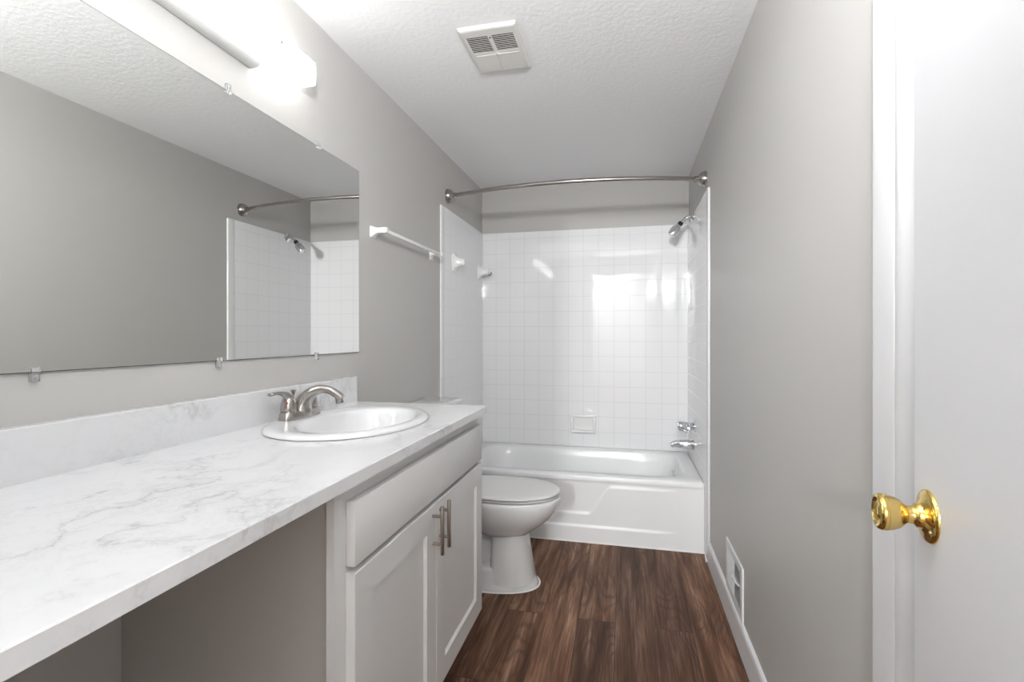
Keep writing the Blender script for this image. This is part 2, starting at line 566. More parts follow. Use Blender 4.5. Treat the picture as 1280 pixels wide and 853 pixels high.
# ------------------------------------------------------------------ bathtub
tx0, tx1 = L + tt + 0.001, R - tt - 0.001
ty0, ty1 = YF, D - tt - 0.001
tcx, tcy = (tx0 + tx1) / 2, (ty0 + ty1) / 2
thx, thy = (tx1 - tx0) / 2, (ty1 - ty0) / 2
tub = thing('bathtub', (tcx, tcy, 0), 'white alcove bathtub with an embossed swoosh on its apron', 'bathtub')
b = BM()
n = 120
rings = [se(tcx, tcy, thx, thy, ZF - 0.03, 40, n), se(tcx, tcy, thx, thy, ZF - 0.012, 40, n), se(tcx, tcy, thx - 0.003, thy - 0.003, ZF - 0.004, 40, n), se(tcx, tcy, thx - 0.010, thy - 0.010, ZF, 40, n)]
for dx, dy, z, p in ((0.075, 0.062, ZF, 7), (0.085, 0.070, ZF - 0.004, 6.5), (0.092, 0.076, ZF - 0.016, 6), (0.105, 0.085, ZF - 0.07, 5.5),
                     (0.13, 0.10, 0.20, 5), (0.16, 0.12, 0.12, 4.5), (0.20, 0.15, 0.085, 4), (0.26, 0.20, 0.075, 3.5), (0.60, 0.33, 0.072, 3)):
    rings.append(se(tcx, tcy + 0.004, thx - dx, thy - dy, z, p, n))
loft(b, rings, cap0=False, cap1=True)
basin = finish('basin', b, M['tub'], tub, smooth=60)


def apron(x, z):
    # S shaped step: low on the left, high on the right, plus a lower ledge
    zs = 0.166 + (0.327 - 0.166) * sst(-0.215, -0.080, x)
    fade = 1 - sst(0.16, 0.30, x)
    wl = sst(-1.06, -0.98, x)
    k = 0.0075 * fade * wl * (1 - sst(zs - 0.007, zs + 0.007, z))
    k2 = 0.0075 * fade * wl * (1 - sst(0.088, 0.102, z))
    lip = 0.003 * sst(0.340, 0.366, z)
    rd = 0.010 * max(0, (z - (ZF - 0.012)) / 0.012) ** 2
    return (x, YF + 0.010 - k - k2 - lip + rd * 0.5, z)


b = BM()
grid(b, apron, lin(tx0, tx1, 260), lin(0.0, ZF - 0.006, 90))
finish('apron', b, M['tub'], tub, smooth=80)
b = BM()
lathe(b, [(0.034, 0.0), (0.034, 0.004), (0.028, 0.008), (0.012, 0.009), (0.0, 0.009)], (tx1 - 0.106, 3.30, 0.312), (-1, 0, 0.12), 32)
ov = finish('overflow_plate', b, M['ceramic'], tub, smooth=40)
b = BM()
tube(b, [(tx1 - 0.114, 3.30, 0.312), (tx1 - 0.122, 3.30, 0.318), (tx1 - 0.130, 3.30, 0.332)], [0.006, 0.006, 0.008], 12)
finish('trip_lever', b, M['chrome'], tub, smooth=50)
b = BM()
tube(b, [(tx0, YF - 0.003, 0.002), (tx1 + 0.004, YF - 0.003, 0.002)], 0.0055, 10)
tube(b, [(tx1 + 0.005, YF, 0.002), (R - 0.014, TYR + 0.01, 0.002)], 0.0055, 10)
finish('trim_4', b, M['caulk'], kind='structure', smooth=60)

# ------------------------------------------------------------------ soap dish
sd = thing('soap_dish', (-0.303, D - tt, 0.47), 'white recessed ceramic soap dish low on the back tile wall', 'soap dish')
b = BM()
x0, x1, z0, z1, yb = -0.395, -0.212, 0.478, 0.612, D - tt
for (a0, a1, c0, c1) in ((x0, x1, z1 - 0.018, z1), (x0, x1, z0, z0 + 0.018), (x0, x0 + 0.022, z0 + 0.017, z1 - 0.017), (x1 - 0.022, x1, z0 + 0.017, z1 - 0.017)):
    box(b, a0, a1, yb - 0.014, yb - 0.0003, c0, c1)
finish('rim', b, M['ceramic'], sd, smooth=35, bevel=0.004)
b = BM(); box(b, x0 + 0.018, x1 - 0.018, yb - 0.004, yb - 0.0004, z0 + 0.014, z1 - 0.014); finish('recess', b, M['ceramic'], sd)
b = BM()
loft(b, [[(x, yb - 0.004, z0 + 0.020), (x, yb - 0.036, z0 + 0.012), (x, yb - 0.040, z0 + 0.016), (x, yb - 0.037, z0 + 0.024), (x, yb - 0.010, z0 + 0.028), (x, yb - 0.004, z0 + 0.028)] for x in (x0 + 0.012, x1 - 0.012)])
finish('tray', b, M['ceramic'], sd, smooth=40)

# ------------------------------------------------------------------ ceramic posts on the left tile wall (the towel rod between them is missing)
for i, (yy, zz) in enumerate(((2.968, 1.655), (3.518, 1.662))):
    b = BM()
    xw = L + tt
    rs = []
    for h, ww in ((0.0, 0.060), (0.006, 0.060), (0.009, 0.055), (0.016, 0.042), (0.030, 0.030), (0.050, 0.023), (0.066, 0.021), (0.073, 0.018), (0.076, 0.012)):
        rs.append([(xw + h, y, z) for y, z, _ in se(yy, zz, ww * (0.62 if h < 0.012 else 0.72), ww, 0, 3.2 if h < 0.05 else 2.4, 40)])
    loft(b, rs)
    o = finish('towel_bar_post', b, M['ceramic'], loc=(xw, yy, zz), smooth=40)
    tag(o, ['white ceramic towel bar post on the left tile wall, the one nearer the tile edge',
            'white ceramic towel bar post on the left tile wall, in the back corner'][i], 'towel bar post', 'ceramic posts of the missing towel bar')
b = BM()
hk = [(L + tt + 0.060, 3.560, 1.650), (L + tt + 0.066, 3.574, 1.644), (L + tt + 0.076, 3.580, 1.652), (L + tt + 0.078, 3.574, 1.664)]
tube(b, smoothpath(hk, 5), 0.0035, 10)
o = finish('hook', b, M['black'], loc=hk[0], smooth=50)
tag(o, 'tiny dark wire hook at the ceramic post in the back corner', 'hook')

# ------------------------------------------------------------------ curved shower rod
rodt = thing('shower_rod', (L, 2.877, 2.05), 'curved brushed nickel shower curtain rod across the bathtub alcove', 'shower rod')
zr = 2.05
pts = []
for i in range(49):
    t = i / 48
    x = L + 0.02 + (R - L - 0.04) * t
    pts.append((x, 2.877 - 0.125 * (1 - (2 * t - 1) ** 2), zr))
b = BM(); tube(b, pts, 0.0125, 20); finish('rod', b, M['nickel'], rodt, smooth=60)
for xs, d in ((L + 0.0002, 1), (R - 0.0002, -1)):
    b = BM()
    lathe(b, [(0.044, 0.0), (0.044, 0.006), (0.041, 0.009), (0.040, 0.018), (0.036, 0.028), (0.028, 0.036), (0.020, 0.041), (0.0175, 0.044), (0.0175, 0.060), (0.013, 0.062)], (xs, 2.877, zr), (d, -0.16, 0), 40)
    finish('flange', b, M['nickel'], rodt, smooth=35)

# ------------------------------------------------------------------ shower head
xf = R - tt
sh = thing('shower_fixture', (xf, 3.33, 1.952), 'chrome shower head on a short arm at the right tile wall', 'shower head')
b = BM(); lathe(b, [(0.034, 0.0), (0.034, 0.004), (0.028, 0.010), (0.016, 0.014), (0.012, 0.015)], (xf - 0.0002, 3.33, 1.948), (-1, 0, 0), 32); finish('flange', b, M['chrome'], sh, smooth=35)
b = BM(); tube(b, smoothpath([(xf - 0.006, 3.33, 1.952), (xf - 0.030, 3.33, 1.950), (xf - 0.052, 3.33, 1.936), (xf - 0.075, 3.33, 1.914)], 5), 0.012, 16); finish('arm', b, M['chrome'], sh, smooth=60)
hd = Vector((-0.60, 0, -0.80)).normalized()
h0 = Vector((xf - 0.072, 3.33, 1.918))
b = BM(); lathe(b, [(0.014, 0), (0.0165, 0.004), (0.0165, 0.018), (0.013, 0.022)], h0, hd, 24); finish('swivel', b, M['black'], sh, smooth=40)
b = BM(); lathe(b, [(0.012, 0.020), (0.017, 0.028), (0.024, 0.048), (0.029, 0.072), (0.029, 0.092), (0.026, 0.102), (0.024, 0.100), (0.0, 0.098)], h0, hd, 36)
bodyh = finish('shower_head', b, M['chrome'], sh, smooth=40)
b = BM()
for k in range(8):
    d_, s_, u_ = frame_for(hd)
    a = 2 * PI * k / 8
    rd = s_ * math.cos(a) + u_ * math.sin(a)
    tube(b, [h0 + hd * 0.032 + rd * 0.0185, h0 + hd * 0.050 + rd * 0.0265, h0 + hd * 0.078 + rd * 0.0295], [0.002, 0.0035, 0.0025], 8)
finish('grip_rib', b, M['chrome'], sh, smooth=60)

# ------------------------------------------------------------------ tub valve and spout
vy, vz = 3.27, 0.622
tv = thing('tub_faucet_handle', (xf, vy, vz), 'chrome shower valve handle above the tub spout', 'faucet handle')
b = BM(); lathe(b, [(0.044, 0.0), (0.044, 0.003), (0.038, 0.008), (0.026, 0.012), (0.022, 0.014), (0.022, 0.030)], (xf - 0.0002, vy, vz), (-1, 0, 0), 40); finish('escutcheon', b, M['chrome'], tv, smooth=35)
b = BM(); lathe(b, [(0.026, 0.024), (0.034, 0.028), (0.036, 0.034), (0.030, 0.040), (0.026, 0.046), (0.026, 0.058), (0.030, 0.066), (0.031, 0.088), (0.026, 0.100), (0.014, 0.106), (0, 0.107)], (xf, vy, vz), (-1, 0, 0), 24)
finish('knob', b, M['chrome'], tv, smooth=30)
b = BM(); tube(b, smoothpath([(xf - 0.040, vy - 0.012, vz - 0.030), (xf - 0.070, vy - 0.030, vz - 0.024), (xf - 0.095, vy - 0.034, vz + 0.004), (xf - 0.108, vy - 0.028, vz + 0.026)], 4), 0.009, 14, 0.7); finish('lever', b, M['chrome'], tv, smooth=60)
sy, sz = 3.28, 0.506
b = BM()
sp = smoothpath([(xf - 0.0002, sy, sz), (xf - 0.045, sy, sz + 0.001), (xf - 0.090, sy, sz + 0.003), (xf - 0.122, sy, sz - 0.002), (xf - 0.140, sy, sz - 0.013)], 5)
rd = [0.0335 - 0.0165 * sst(0.1, 1, i / (len(sp) - 1)) for i in range(len(sp))]
tube(b, sp, rd, 28)
spo = thing('tub_spout', (xf, sy, sz), 'tapered chrome tub spout on the right tile wall below the valve handle', 'tub spout')
finish('spout_body', b, M['chrome'], spo, smooth=60)
b = BM(); lathe(b, [(0.012, 0), (0.013, 0.004), (0.013, 0.016), (0.010, 0.017)], (xf - 0.131, sy, sz - 0.002), (-0.05, 0, -1), 20); finish('spout_outlet', b, M['chrome'], spo, smooth=40)

# ------------------------------------------------------------------ toilet
tyc = 2.335
to = thing('toilet', (-0.70, tyc, 0), 'white floor-standing toilet with closed lid between the vanity and the bathtub', 'toilet')


def egg(x0, x1, hw, z, p=2.2, pf=2.1, n=72):
    return se((x0 + x1) / 2, tyc, (x1 - x0) / 2, hw, z, p, n, pf)


b = BM()
loft(b, [egg(-0.98, -0.412, 0.128, 0.0, 3.2, 2.3), egg(-0.98, -0.411, 0.129, 0.010, 3.2, 2.3), egg(-0.978, -0.416, 0.124, 0.022, 3.2, 2.3), egg(-0.975, -0.428, 0.114, 0.045, 3.2, 2.4), egg(-0.972, -0.434, 0.110, 0.085, 3.2, 2.4), egg(-0.965, -0.438, 0.102, 0.098, 3.2, 2.4)])
foot = finish('foot', b, M['toilet'], to, smooth=60)
b = BM()
loft(b, [egg(-0.640, -0.424, 0.118, 0.03, 4.0, 2.3), egg(-0.636, -0.432, 0.113, 0.08, 4, 2.3), egg(-0.630, -0.444, 0.106, 0.15, 4, 2.3), egg(-0.628, -0.456, 0.100, 0.22, 4, 2.3), egg(-0.640, -0.462, 0.100, 0.275, 4, 2.3), egg(-0.660, -0.450, 0.108, 0.31, 3, 2.2)])
finish('pedestal', b, M['toilet'], to, smooth=60)
b = BM()
loft(b, [egg(-0.96, -0.62, 0.060, 0.05, 4), egg(-0.96, -0.62, 0.055, 0.12, 4), egg(-0.98, -0.62, 0.050, 0.2, 4), egg(-1.0, -0.62, 0.062, 0.26, 4), egg(-1.03, -0.60, 0.10, 0.32, 4), egg(-1.045, -0.60, 0.115, 0.36, 4), egg(-1.045, -0.60, 0.115, 0.418, 4)])
finish('trapway', b, M['toilet'], to, smooth=60)
b = BM()
loft(b, [egg(-0.70, -0.455, 0.098, 0.245), egg(-0.735, -0.425, 0.118, 0.268), egg(-0.775, -0.388, 0.142, 0.295), egg(-0.805, -0.352, 0.162, 0.325), egg(-0.825, -0.325, 0.176, 0.357),
         egg(-0.84, -0.309, 0.185, 0.385), egg(-0.845, -0.304, 0.187, 0.405), egg(-0.845, -0.304, 0.187, 0.420), egg(-0.842, -0.308, 0.184, 0.4265), egg(-0.835, -0.316, 0.177, 0.4285)])
finish('bowl', b, M['toilet'], to, smooth=60)
b = BM()
loft(b, [egg(-0.810, -0.318, 0.173, 0.4330, 3.2), egg(-0.816, -0.310, 0.180, 0.4345, 3.2), egg(-0.817, -0.309, 0.181, 0.440, 3.2), egg(-0.812, -0.315, 0.175, 0.4422, 3.2)])
for dy in (-0.11, 0.11):
    box(b, -0.80, -0.77, tyc + dy - 0.02, tyc + dy + 0.02, 0.4285, 0.436)
finish('seat', b, M['seat'], to, smooth=60)
b = BM()
loft(b, [egg(-0.820, -0.316, 0.174, 0.4460, 3.2), egg(-0.828, -0.305, 0.184, 0.448, 3.2), egg(-0.828, -0.305, 0.184, 0.4535, 3.2), egg(-0.824, -0.310, 0.179, 0.4570, 3.2), egg(-0.81, -0.325, 0.165, 0.4588, 3.2), egg(-0.76, -0.38, 0.12, 0.4605, 3), egg(-0.65, -0.50, 0.05, 0.4615, 2)])
for dy in (-0.07, 0.07):
    box(b, -0.842, -0.812, tyc + dy - 0.018, tyc + dy + 0.018, 0.4288, 0.455)
finish('lid', b, M['seat'], to, smooth=60)


def rbox(x0, x1, y0, y1, z0, z1, q=9, inset=0.0):
    cx, cy, hx, hy = (x0 + x1) / 2, (y0 + y1) / 2, (x1 - x0) / 2, (y1 - y0) / 2
    return [se(cx, cy, hx - inset, hy - inset, z0, q), se(cx, cy, hx, hy, z1, q)]


b = BM()
loft(b, rbox(-1.062, -0.880, tyc - 0.205, tyc + 0.205, 0.419, 0.50, inset=0.01)[:1] + rbox(-1.062, -0.868, tyc - 0.225, tyc + 0.225, 0.43, 0.80)[1:] + [se(-0.965, tyc, 0.097, 0.225, 0.812, 9)])
finish('tank', b, M['toilet'], to, smooth=50)
b = BM()
loft(b, [se(-0.965, tyc, 0.106, 0.236, z, 10) for z in (0.8125, 0.84)] + [se(-0.965, tyc, 0.102, 0.232, 0.849, 10), se(-0.965, tyc, 0.09, 0.22, 0.853, 10)])
finish('tank_lid', b, M['toilet'], to, smooth=50)
b = BM()
lathe(b, [(0.014, 0), (0.014, 0.008), (0.009, 0.010)], (-0.8685, tyc - 0.16, 0.76), (1, 0, 0), 20)
tube(b, [(-0.856, tyc - 0.16, 0.76), (-0.853, tyc - 0.12, 0.757), (-0.853, tyc - 0.085, 0.754)], [0.006, 0.006, 0.008], 12, 0.6)
finish('flush_lever', b, M['chrome'], to, smooth=50)
b = BM()
lathe(b, [(0.012, 0), (0.012, 0.008), (0.008, 0.016), (0, 0.018)], (-0.735, tyc - 0.098, 0.096), (0, 0, 1), 20)
finish('bolt_cap', b, M['toilet'], to, smooth=50)
b = BM()
ring = [Vector((x, y, 0.001)) for x, y, z in egg(-0.98, -0.405, 0.135, 0.0, 3.2, 2.3)]
tube(b, [r for r in ring] + [ring[0]], 0.005, 8)
finish('caulk_bead', b, M['caulk'], to, smooth=60)

# ------------------------------------------------------------------ vanity cabinet
VY0, VY1 = 0.838, 1.768
XF, XD = -0.540, -0.520                            # face frame plane, door face plane
va = thing('vanity_cabinet', (-0.79, 1.30, 0), 'light grey bathroom vanity cabinet with two shaker doors under the sink', 'vanity cabinet')
b = BM()
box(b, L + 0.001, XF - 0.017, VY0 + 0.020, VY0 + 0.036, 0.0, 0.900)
finish('side_panel', b, M['cab_shaded'], va)
b = BM()
box(b, L + 0.001, XF - 0.017, VY1 - 0.017, VY1 - 0.001, 0.1500, 0.900)
box(b, L + 0.001, -0.6355, VY1 - 0.017, VY1 - 0.001, 0.0, 0.1500)
finish('side_panel', b, M['cab'], va)
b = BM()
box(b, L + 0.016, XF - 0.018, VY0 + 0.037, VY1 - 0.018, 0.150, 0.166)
finish('bottom_panel', b, M['cab_shaded'], va)
b = BM()
xo, xi = XF, XF - 0.017
box(b, xi, xo, VY0, VY0 + 0.048, 0.0, 0.901)
box(b, xi, xo, VY1 - 0.040, VY1, 0.150, 0.901)
box(b, xi, xo, VY0 + 0.048, VY1 - 0.040, 0.855, 0.901)
box(b, xi, xo, VY0 + 0.048, VY1 - 0.040, 0.715, 0.745)
box(b, xi, xo, VY0 + 0.048, VY1 - 0.040, 0.150, 0.200)
finish('face_frame', b, M['cab'], va)
b = BM()
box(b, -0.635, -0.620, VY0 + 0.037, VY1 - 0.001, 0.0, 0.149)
finish('toe_kick', b, M['cab_shaded'], va)
DY0, DY1 = 0.878, 1.757
b = BM(); box(b, XF + 0.0003, XD, DY0, DY1, 0.7345, 0.8635)
finish('drawer_front', b, M['cab'], va, bevel=0.0018, smooth=35)


def shaker(y0, y1, z0, z1, sw=0.066):
    # slab with a recessed centre panel, built as one continuous loft of rectangles
    b = BM()
    def rect(x, i):
        return [(x, y0 + i, z0 + i), (x, y1 - i, z0 + i), (x, y1 - i, z1 - i), (x, y0 + i, z1 - i)]
    loft(b, [rect(XF + 0.0003, 0), rect(XD - 0.0015, 0), rect(XD, 0.0015), rect(XD, sw), rect(XD - 0.002, sw + 0.0012), rect(XD - 0.008, sw + 0.006)])
    return b


d1 = finish('door', shaker(DY0, 1.3055, 0.180, 0.7215), M['cab'], va)
d2 = finish('door', shaker(1.3085, DY1, 0.180, 0.7215), M['cab'], va)
for dd, yy in ((d1, 1.2795), (d2, 1.3330)):
    xb = -0.492
    h = finish('handle', tube(BM(), [(xb, yy, 0.588), (xb, yy, 0.590), (xb, yy, 0.720), (xb, yy, 0.722)], [0.0045, 0.0055, 0.0055, 0.0045], 18), M['nickel_dark'], dd, smooth=50)
    for zz in (0.617, 0.693):
        b = BM()
        tube(b, [(XD, yy, zz), (xb, yy, zz)], 0.0045, 14)
        finish('handle_post', b, M['nickel_dark'], dd, smooth=50)

# ------------------------------------------------------------------ countertop with backsplash (continuous to the near wall)
CX, CYE, CZ = -0.508, 1.782, 0.929
SXC, SYC = -0.805, 1.345
ct = thing('countertop', (-0.79, 0.9, 0.9), 'white marble-look laminate countertop running along the left wall under the mirror', 'countertop')
b = BM()
# slab with an oval cut-out for the basin
nn = 96
hole_t = se(SXC, SYC, 0.190, 0.245, CZ, 2, nn)
hole_b = [(x, y, 0.902) for x, y, z in hole_t]
x0, x1, y0, y1 = L + 0.0205, CX, YN + 0.001, CYE
bev = 0.002


def rectring(x0, x1, y0, y1, z):
    out = []
    for i in range(nn):
        t = 2 * PI * (i + 0.5) / nn
        c, s = math.cos(t), math.sin(t)
        # project direction from the hole centre to the rectangle
        k = min([v for v in (((x1 - SXC) / c) if c > 0 else ((x0 - SXC) / c), ((y1 - SYC) / s) if s > 0 else ((y0 - SYC) / s))])
        out.append([SXC + c * k, SYC + s * k, z])
    # pull the nearest samples exactly onto the corners
    for cxn, cyn in ((x0, y0), (x0, y1), (x1, y0), (x1, y1)):
        j = min(range(nn), key=lambda q: (math.atan2(out[q][1] - SYC, out[q][0] - SXC) - math.atan2(cyn - SYC, cxn - SXC)) ** 2)
        out[j][0], out[j][1] = cxn, cyn
    return [tuple(v) for v in out]


rings = [hole_b, rectring(x0, x1, y0, y1, 0.902), rectring(x0, x1, y0, y1, CZ - bev), rectring(x0 + 0, x1 - bev, y0, y1 - bev, CZ), hole_t, hole_b]
loft(b, rings, False, False)
finish('counter_slab', b, M['marble'], ct)
b = BM()
xB = -1.044
box(b, L + 0.0008, xB - 0.0005, YN + 0.001, CYE, CZ - 0.02, 1.0285)
finish('backsplash', b, M['marble'], ct, bevel=0.0018)

# ------------------------------------------------------------------ sink
sk = thing('sink', (SXC, SYC, CZ), 'oval white drop-in sink set in the marble-look countertop', 'sink')
b = BM()
rz = CZ
A = [(0.214, 0.272, 0.0002, 0, 0), (0.217, 0.276, 0.004, 0, 0), (0.216, 0.275, 0.010, 0, 0), (0.211, 0.270, 0.0155, 0, 0), (0.203, 0.262, 0.0185, 0, 0), (0.192, 0.252, 0.0190, 0.002, 0),
     (0.158, 0.222, 0.0180, 0.026, -0.006), (0.152, 0.216, 0.0155, 0.028, -0.007), (0.147, 0.211, 0.009, 0.029, -0.008), (0.143, 0.206, -0.004, 0.030, -0.008), (0.134, 0.194, -0.040, 0.030, -0.006), (0.115, 0.165, -0.080, 0.026, -0.004), (0.085, 0.12, -0.112, 0.020, 0), (0.045, 0.06, -0.128, 0.012, 0), (0.02, 0.02, -0.131, 0.01, 0)]
loft(b, [se(SXC + ox, SYC + oy, hx, hy, rz + (z * 0.78 if z > 0 else z), 2.05, 96) for hx, hy, z, ox, oy in A], False, True)
bas = finish('basin', b, M['porcelain'], sk, smooth=60)
b = BM(); lathe(b, [(0.021, 0), (0.021, 0.002), (0.012, 0.003), (0.0, 0.003)], (SXC + 0.01, SYC, rz - 0.1305), (0, 0, 1), 28); finish('drain', b, M['chrome'], sk, smooth=40)

# ------------------------------------------------------------------ basin faucet
fx, fy, fz = -0.968, 1.322, CZ + 0.0160
fa = thing('faucet', (fx, fy, fz), 'brushed nickel two-handle faucet on the back of the oval sink', 'faucet')
b = BM()
loft(b, [se(fx, fy, 0.0290, 0.084, fz - 0.001, 3.0), se(fx, fy, 0.0290, 0.084, fz + 0.003, 3.0), se(fx, fy, 0.0265, 0.0800, fz + 0.018, 3.0), se(fx, fy, 0.0245, 0.0780, fz + 0.021, 3.0)])
finish('base_plate', b, M['nickel'], fa, smooth=45)
spts = smoothpath([(fx + 0.006, fy, fz + 0.004), (fx + 0.007, fy, fz + 0.028), (fx + 0.018, fy, fz + 0.052), (fx + 0.042, fy, fz + 0.075), (fx + 0.072, fy, fz + 0.085), (fx + 0.104, fy, fz + 0.081), (fx + 0.130, fy, fz + 0.067), (fx + 0.142, fy, fz + 0.058)], 6)
k_ = len(spts) - 1
rs = [0.034 - 0.013 * sst(0.05, 0.42, i / k_) - 0.0085 * sst(0.25, 0.70, i / k_) for i in range(k_ + 1)]
rs[-1] *= 0.75
b = BM(); tube(b, spts, rs, 28, 0.92); finish('spout', b, M['nickel'], fa, smooth=60)
b = BM(); lathe(b, [(0.0085, -0.006), (0.0110, 0), (0.0112, 0.014), (0.0100, 0.0165), (0.0, 0.016)], (fx + 0.132, fy, fz + 0.060), (0.22, 0, -1), 24); finish('aerator', b, M['nickel'], fa, smooth=40)
b = BM()
tube(b, [(fx - 0.027, fy + 0.004, fz + 0.018), (fx - 0.027, fy + 0.004, fz + 0.066)], 0.0024, 12)
lathe(b, [(0.0030, 0), (0.0045, 0.004), (0.0078, 0.012), (0.0080, 0.015), (0.004, 0.0165), (0, 0.017)], (fx - 0.027, fy + 0.004, fz + 0.064), (0, 0, 1), 20)
finish('lift_rod', b, M['nickel'], fa, smooth=45)
for sgn in (-1, 1):
    hy = fy + sgn * 0.051
    b = BM()
    lathe(b, [(0.0232, 0.0205), (0.0232, 0.0225), (0.0215, 0.0232), (0.0225, 0.026), (0.0222, 0.034), (0.0208, 0.046), (0.0180, 0.057), (0.0135, 0.0670), (0.007, 0.0730), (0, 0.0745)], (fx - 0.002, hy, fz), (0, 0, 1), 36)
    hh = finish('handle', b, M['nickel'], fa, smooth=50)
    b = BM()
    q = smoothpath([(fx - 0.002, hy, fz + 0.058), (fx - 0.004, hy + sgn * 0.010, fz + 0.0715), (fx - 0.010, hy + sgn * 0.026, fz + 0.0785), (fx - 0.016, hy + sgn * 0.044, fz + 0.0790), (fx - 0.020, hy + sgn * 0.060, fz + 0.0765)], 5)
    kk = len(q) - 1
    tube(b, q, [0.0150 - 0.0055 * sst(0, 0.6, i / kk) + 0.002 * sst(0.6, 0.9, i / kk) - 0.006 * sst(0.92, 1, i / kk) for i in range(kk + 1)], 20, [0.9 - 0.45 * sst(0.1, 0.7, i / kk) for i in range(kk + 1)], (0, 0, 1))
    finish('lever', b, M['nickel'], hh, smooth=60)
    if sgn < 0:
        b = BM()
        lathe(b, [(0.0034, -0.002), (0.0034, 0.0010), (0.0, 0.0015)], (fx - 0.002 + 0.45 * 0.0195, hy - 0.89 * 0.0195, fz + 0.050), (0.45, -0.89, 0.2), 16)
        finish('hot_mark', b, M['red'], hh, smooth=40)

# ------------------------------------------------------------------ mirror
MY1, MZ0, MZ1 = 1.8335, 1.123, 1.8665
MY0 = 0.12
mi = thing('wall_mirror', (L, 1.0, MZ0), 'large frameless wall mirror above the countertop held by clear clips', 'mirror')
b = BM(); box(b, L + 0.0008, L + 0.0055, MY0, MY1, MZ0, MZ1); finish('backing', b, M['glass_edge'], mi)
b = BM(); grid(b, lambda y, z: (L + 0.006, y, z), lin(MY0 + 0.0016, MY1 - 0.0016, 2), lin(MZ0 + 0.0016, MZ1 - 0.0016, 2))
bm2 = b
finish('reflective_glass', b, M['mirror'], mi)
for yy, top in ((1.149, 1), (1.558, 1), (0.692, 0), (1.117, 0), (1.549, 0)):
    b = BM()
    z_ = MZ1 if top else MZ0
    s = 1 if top else -1
    box(b, L + 0.0010, L + 0.0060, yy - 0.0065, yy + 0.0065, min(z_ + s * 0.0006, z_ + s * 0.017), max(z_ + s * 0.0006, z_ + s * 0.017))
    box(b, L + 0.0064, L + 0.0105, yy - 0.0065, yy + 0.0065, min(z_ - s * 0.009, z_ + s * 0.017), max(z_ - s * 0.009, z_ + s * 0.017))
    lathe(b, [(0.0042, 0), (0.0042, 0.0015), (0.002, 0.0025)], (L + 0.0104, yy, z_ + s * 0.010), (1, 0, 0), 14)
    finish('mirror_clip', b, M['clip'], mi, bevel=0.0)

# ------------------------------------------------------------------ light fixture over the mirror
LX = -0.998
FY0, FY1 = 0.245, 1.447
lf = thing('light_fixture', (L, (FY0 + FY1) / 2, 2.05), 'long lit white bar light on the wall above the mirror', 'light fixture')
b = BM()
cz0, cz1, rr_ = 2.016, 2.094, 0.008
pr = [(L + 0.0008, cz0), (LX - rr_, cz0)] + [(LX - rr_ + rr_ * math.sin(a), cz0 + rr_ - rr_ * math.cos(a)) for a in (0.5, 1.07, 1.57)] + \
     [(LX, cz1 - rr_)] + [(LX - rr_ + rr_ * math.cos(a), cz1 - rr_ + rr_ * math.sin(a)) for a in (0.5, 1.07, 1.57)] + [(L + 0.0008, cz1 + 0.002)]
ctr = ((L + LX) / 2, (cz0 + cz1) / 2)
def shr(pr, k):
    return [(ctr[0] + (x - ctr[0]) * k if x > L + 0.01 else x, ctr[1] + (z - ctr[1]) * k) for x, z in pr]
loft(b, [[(x, FY0, z) for x, z in shr(pr, 0.93)], [(x, FY0 + 0.006, z) for x, z in pr], [(x, FY1 - 0.006, z) for x, z in pr], [(x, FY1, z) for x, z in shr(pr, 0.93)]])
finish('diffuser', b, M['lamp'], lf, smooth=60)
b = BM()
rp = [(L + 0.0008, 1.972), (L + 0.020, 1.972), (L + 0.030, 1.975), (L + 0.037, 1.982), (L + 0.041, 1.992), (L + 0.042, 2.004), (L + 0.042, 2.0155), (L + 0.0008, 2.0155)]
loft(b, [[(x, y, z) for x, z in rp] for y in (0.455, 1.237)])
finish('rail', b, M['rail'], lf, bevel=0.003, smooth=50)
for yy in (0.42, 1.272):
    b = BM(); lathe(b, [(0.0065, 0), (0.0065, 0.003), (0.0045, 0.006), (0, 0.0065)], (LX, yy, 2.062), (1, 0, 0), 18); finish('finial', b, M['nickel'], lf, smooth=45)

# ------------------------------------------------------------------ towel bar on the painted wall
tb = thing('towel_bar', (L, 2.27, 1.64), 'white plastic towel bar on the painted left wall between the mirror and the tile', 'towel bar')
for yy in (1.955, 2.612):
    b = BM()
    rs = []
    for h, hy, hz in ((0.0002, 0.024, 0.026), (0.005, 0.023, 0.025), (0.012, 0.018, 0.019), (0.022, 0.0135, 0.0135), (0.034, 0.0115, 0.0115), (0.066, 0.0115, 0.0120), (0.072, 0.010, 0.0105)):
        zc_ = 1.640 + 0.006 * sst(0, 0.03, h)
        rs.append([(L + h, y, z) for y, z, _ in se(yy, zc_, hy, hz, 0, 9, 32)])
    loft(b, rs)
    finish('bracket', b, M['plastic'], tb, smooth=45)
b = BM(); box(b, L + 0.054, L + 0.062, 1.966, 2.602, 1.638, 1.654)
finish('bar', b, M['plastic'], tb, bevel=0.002, smooth=45)

# ------------------------------------------------------------------ exhaust fan grille on the ceiling
ev = thing('exhaust_fan_cover', (-0.487, 1.845, CEIL), 'square ivory exhaust fan cover on the ceiling with two small grilles', 'ceiling vent')
vx0, vx1, vy0, vy1 = -0.597, -0.379, 1.697, 1.997
zt, zb_ = CEIL - 0.0003, CEIL - 0.013


def vrect(i, z, x0=vx0, x1=vx1, y0=vy0, y1=vy1):
    return [(x0 + i, y0 + i, z), (x1 - i, y0 + i, z), (x1 - i, y1 - i, z), (x0 + i, y1 - i, z)]


gx = [(-0.578, -0.4965), (-0.4815, -0.400)]
gy0, gy1 = 1.745, 1.848
b = BM()
# sloping outer skirt
loft(b, [vrect(0, zt), vrect(0.001, zt - 0.005), vrect(0.0045, zt - 0.0105), vrect(0.011, zb_)], False, False)
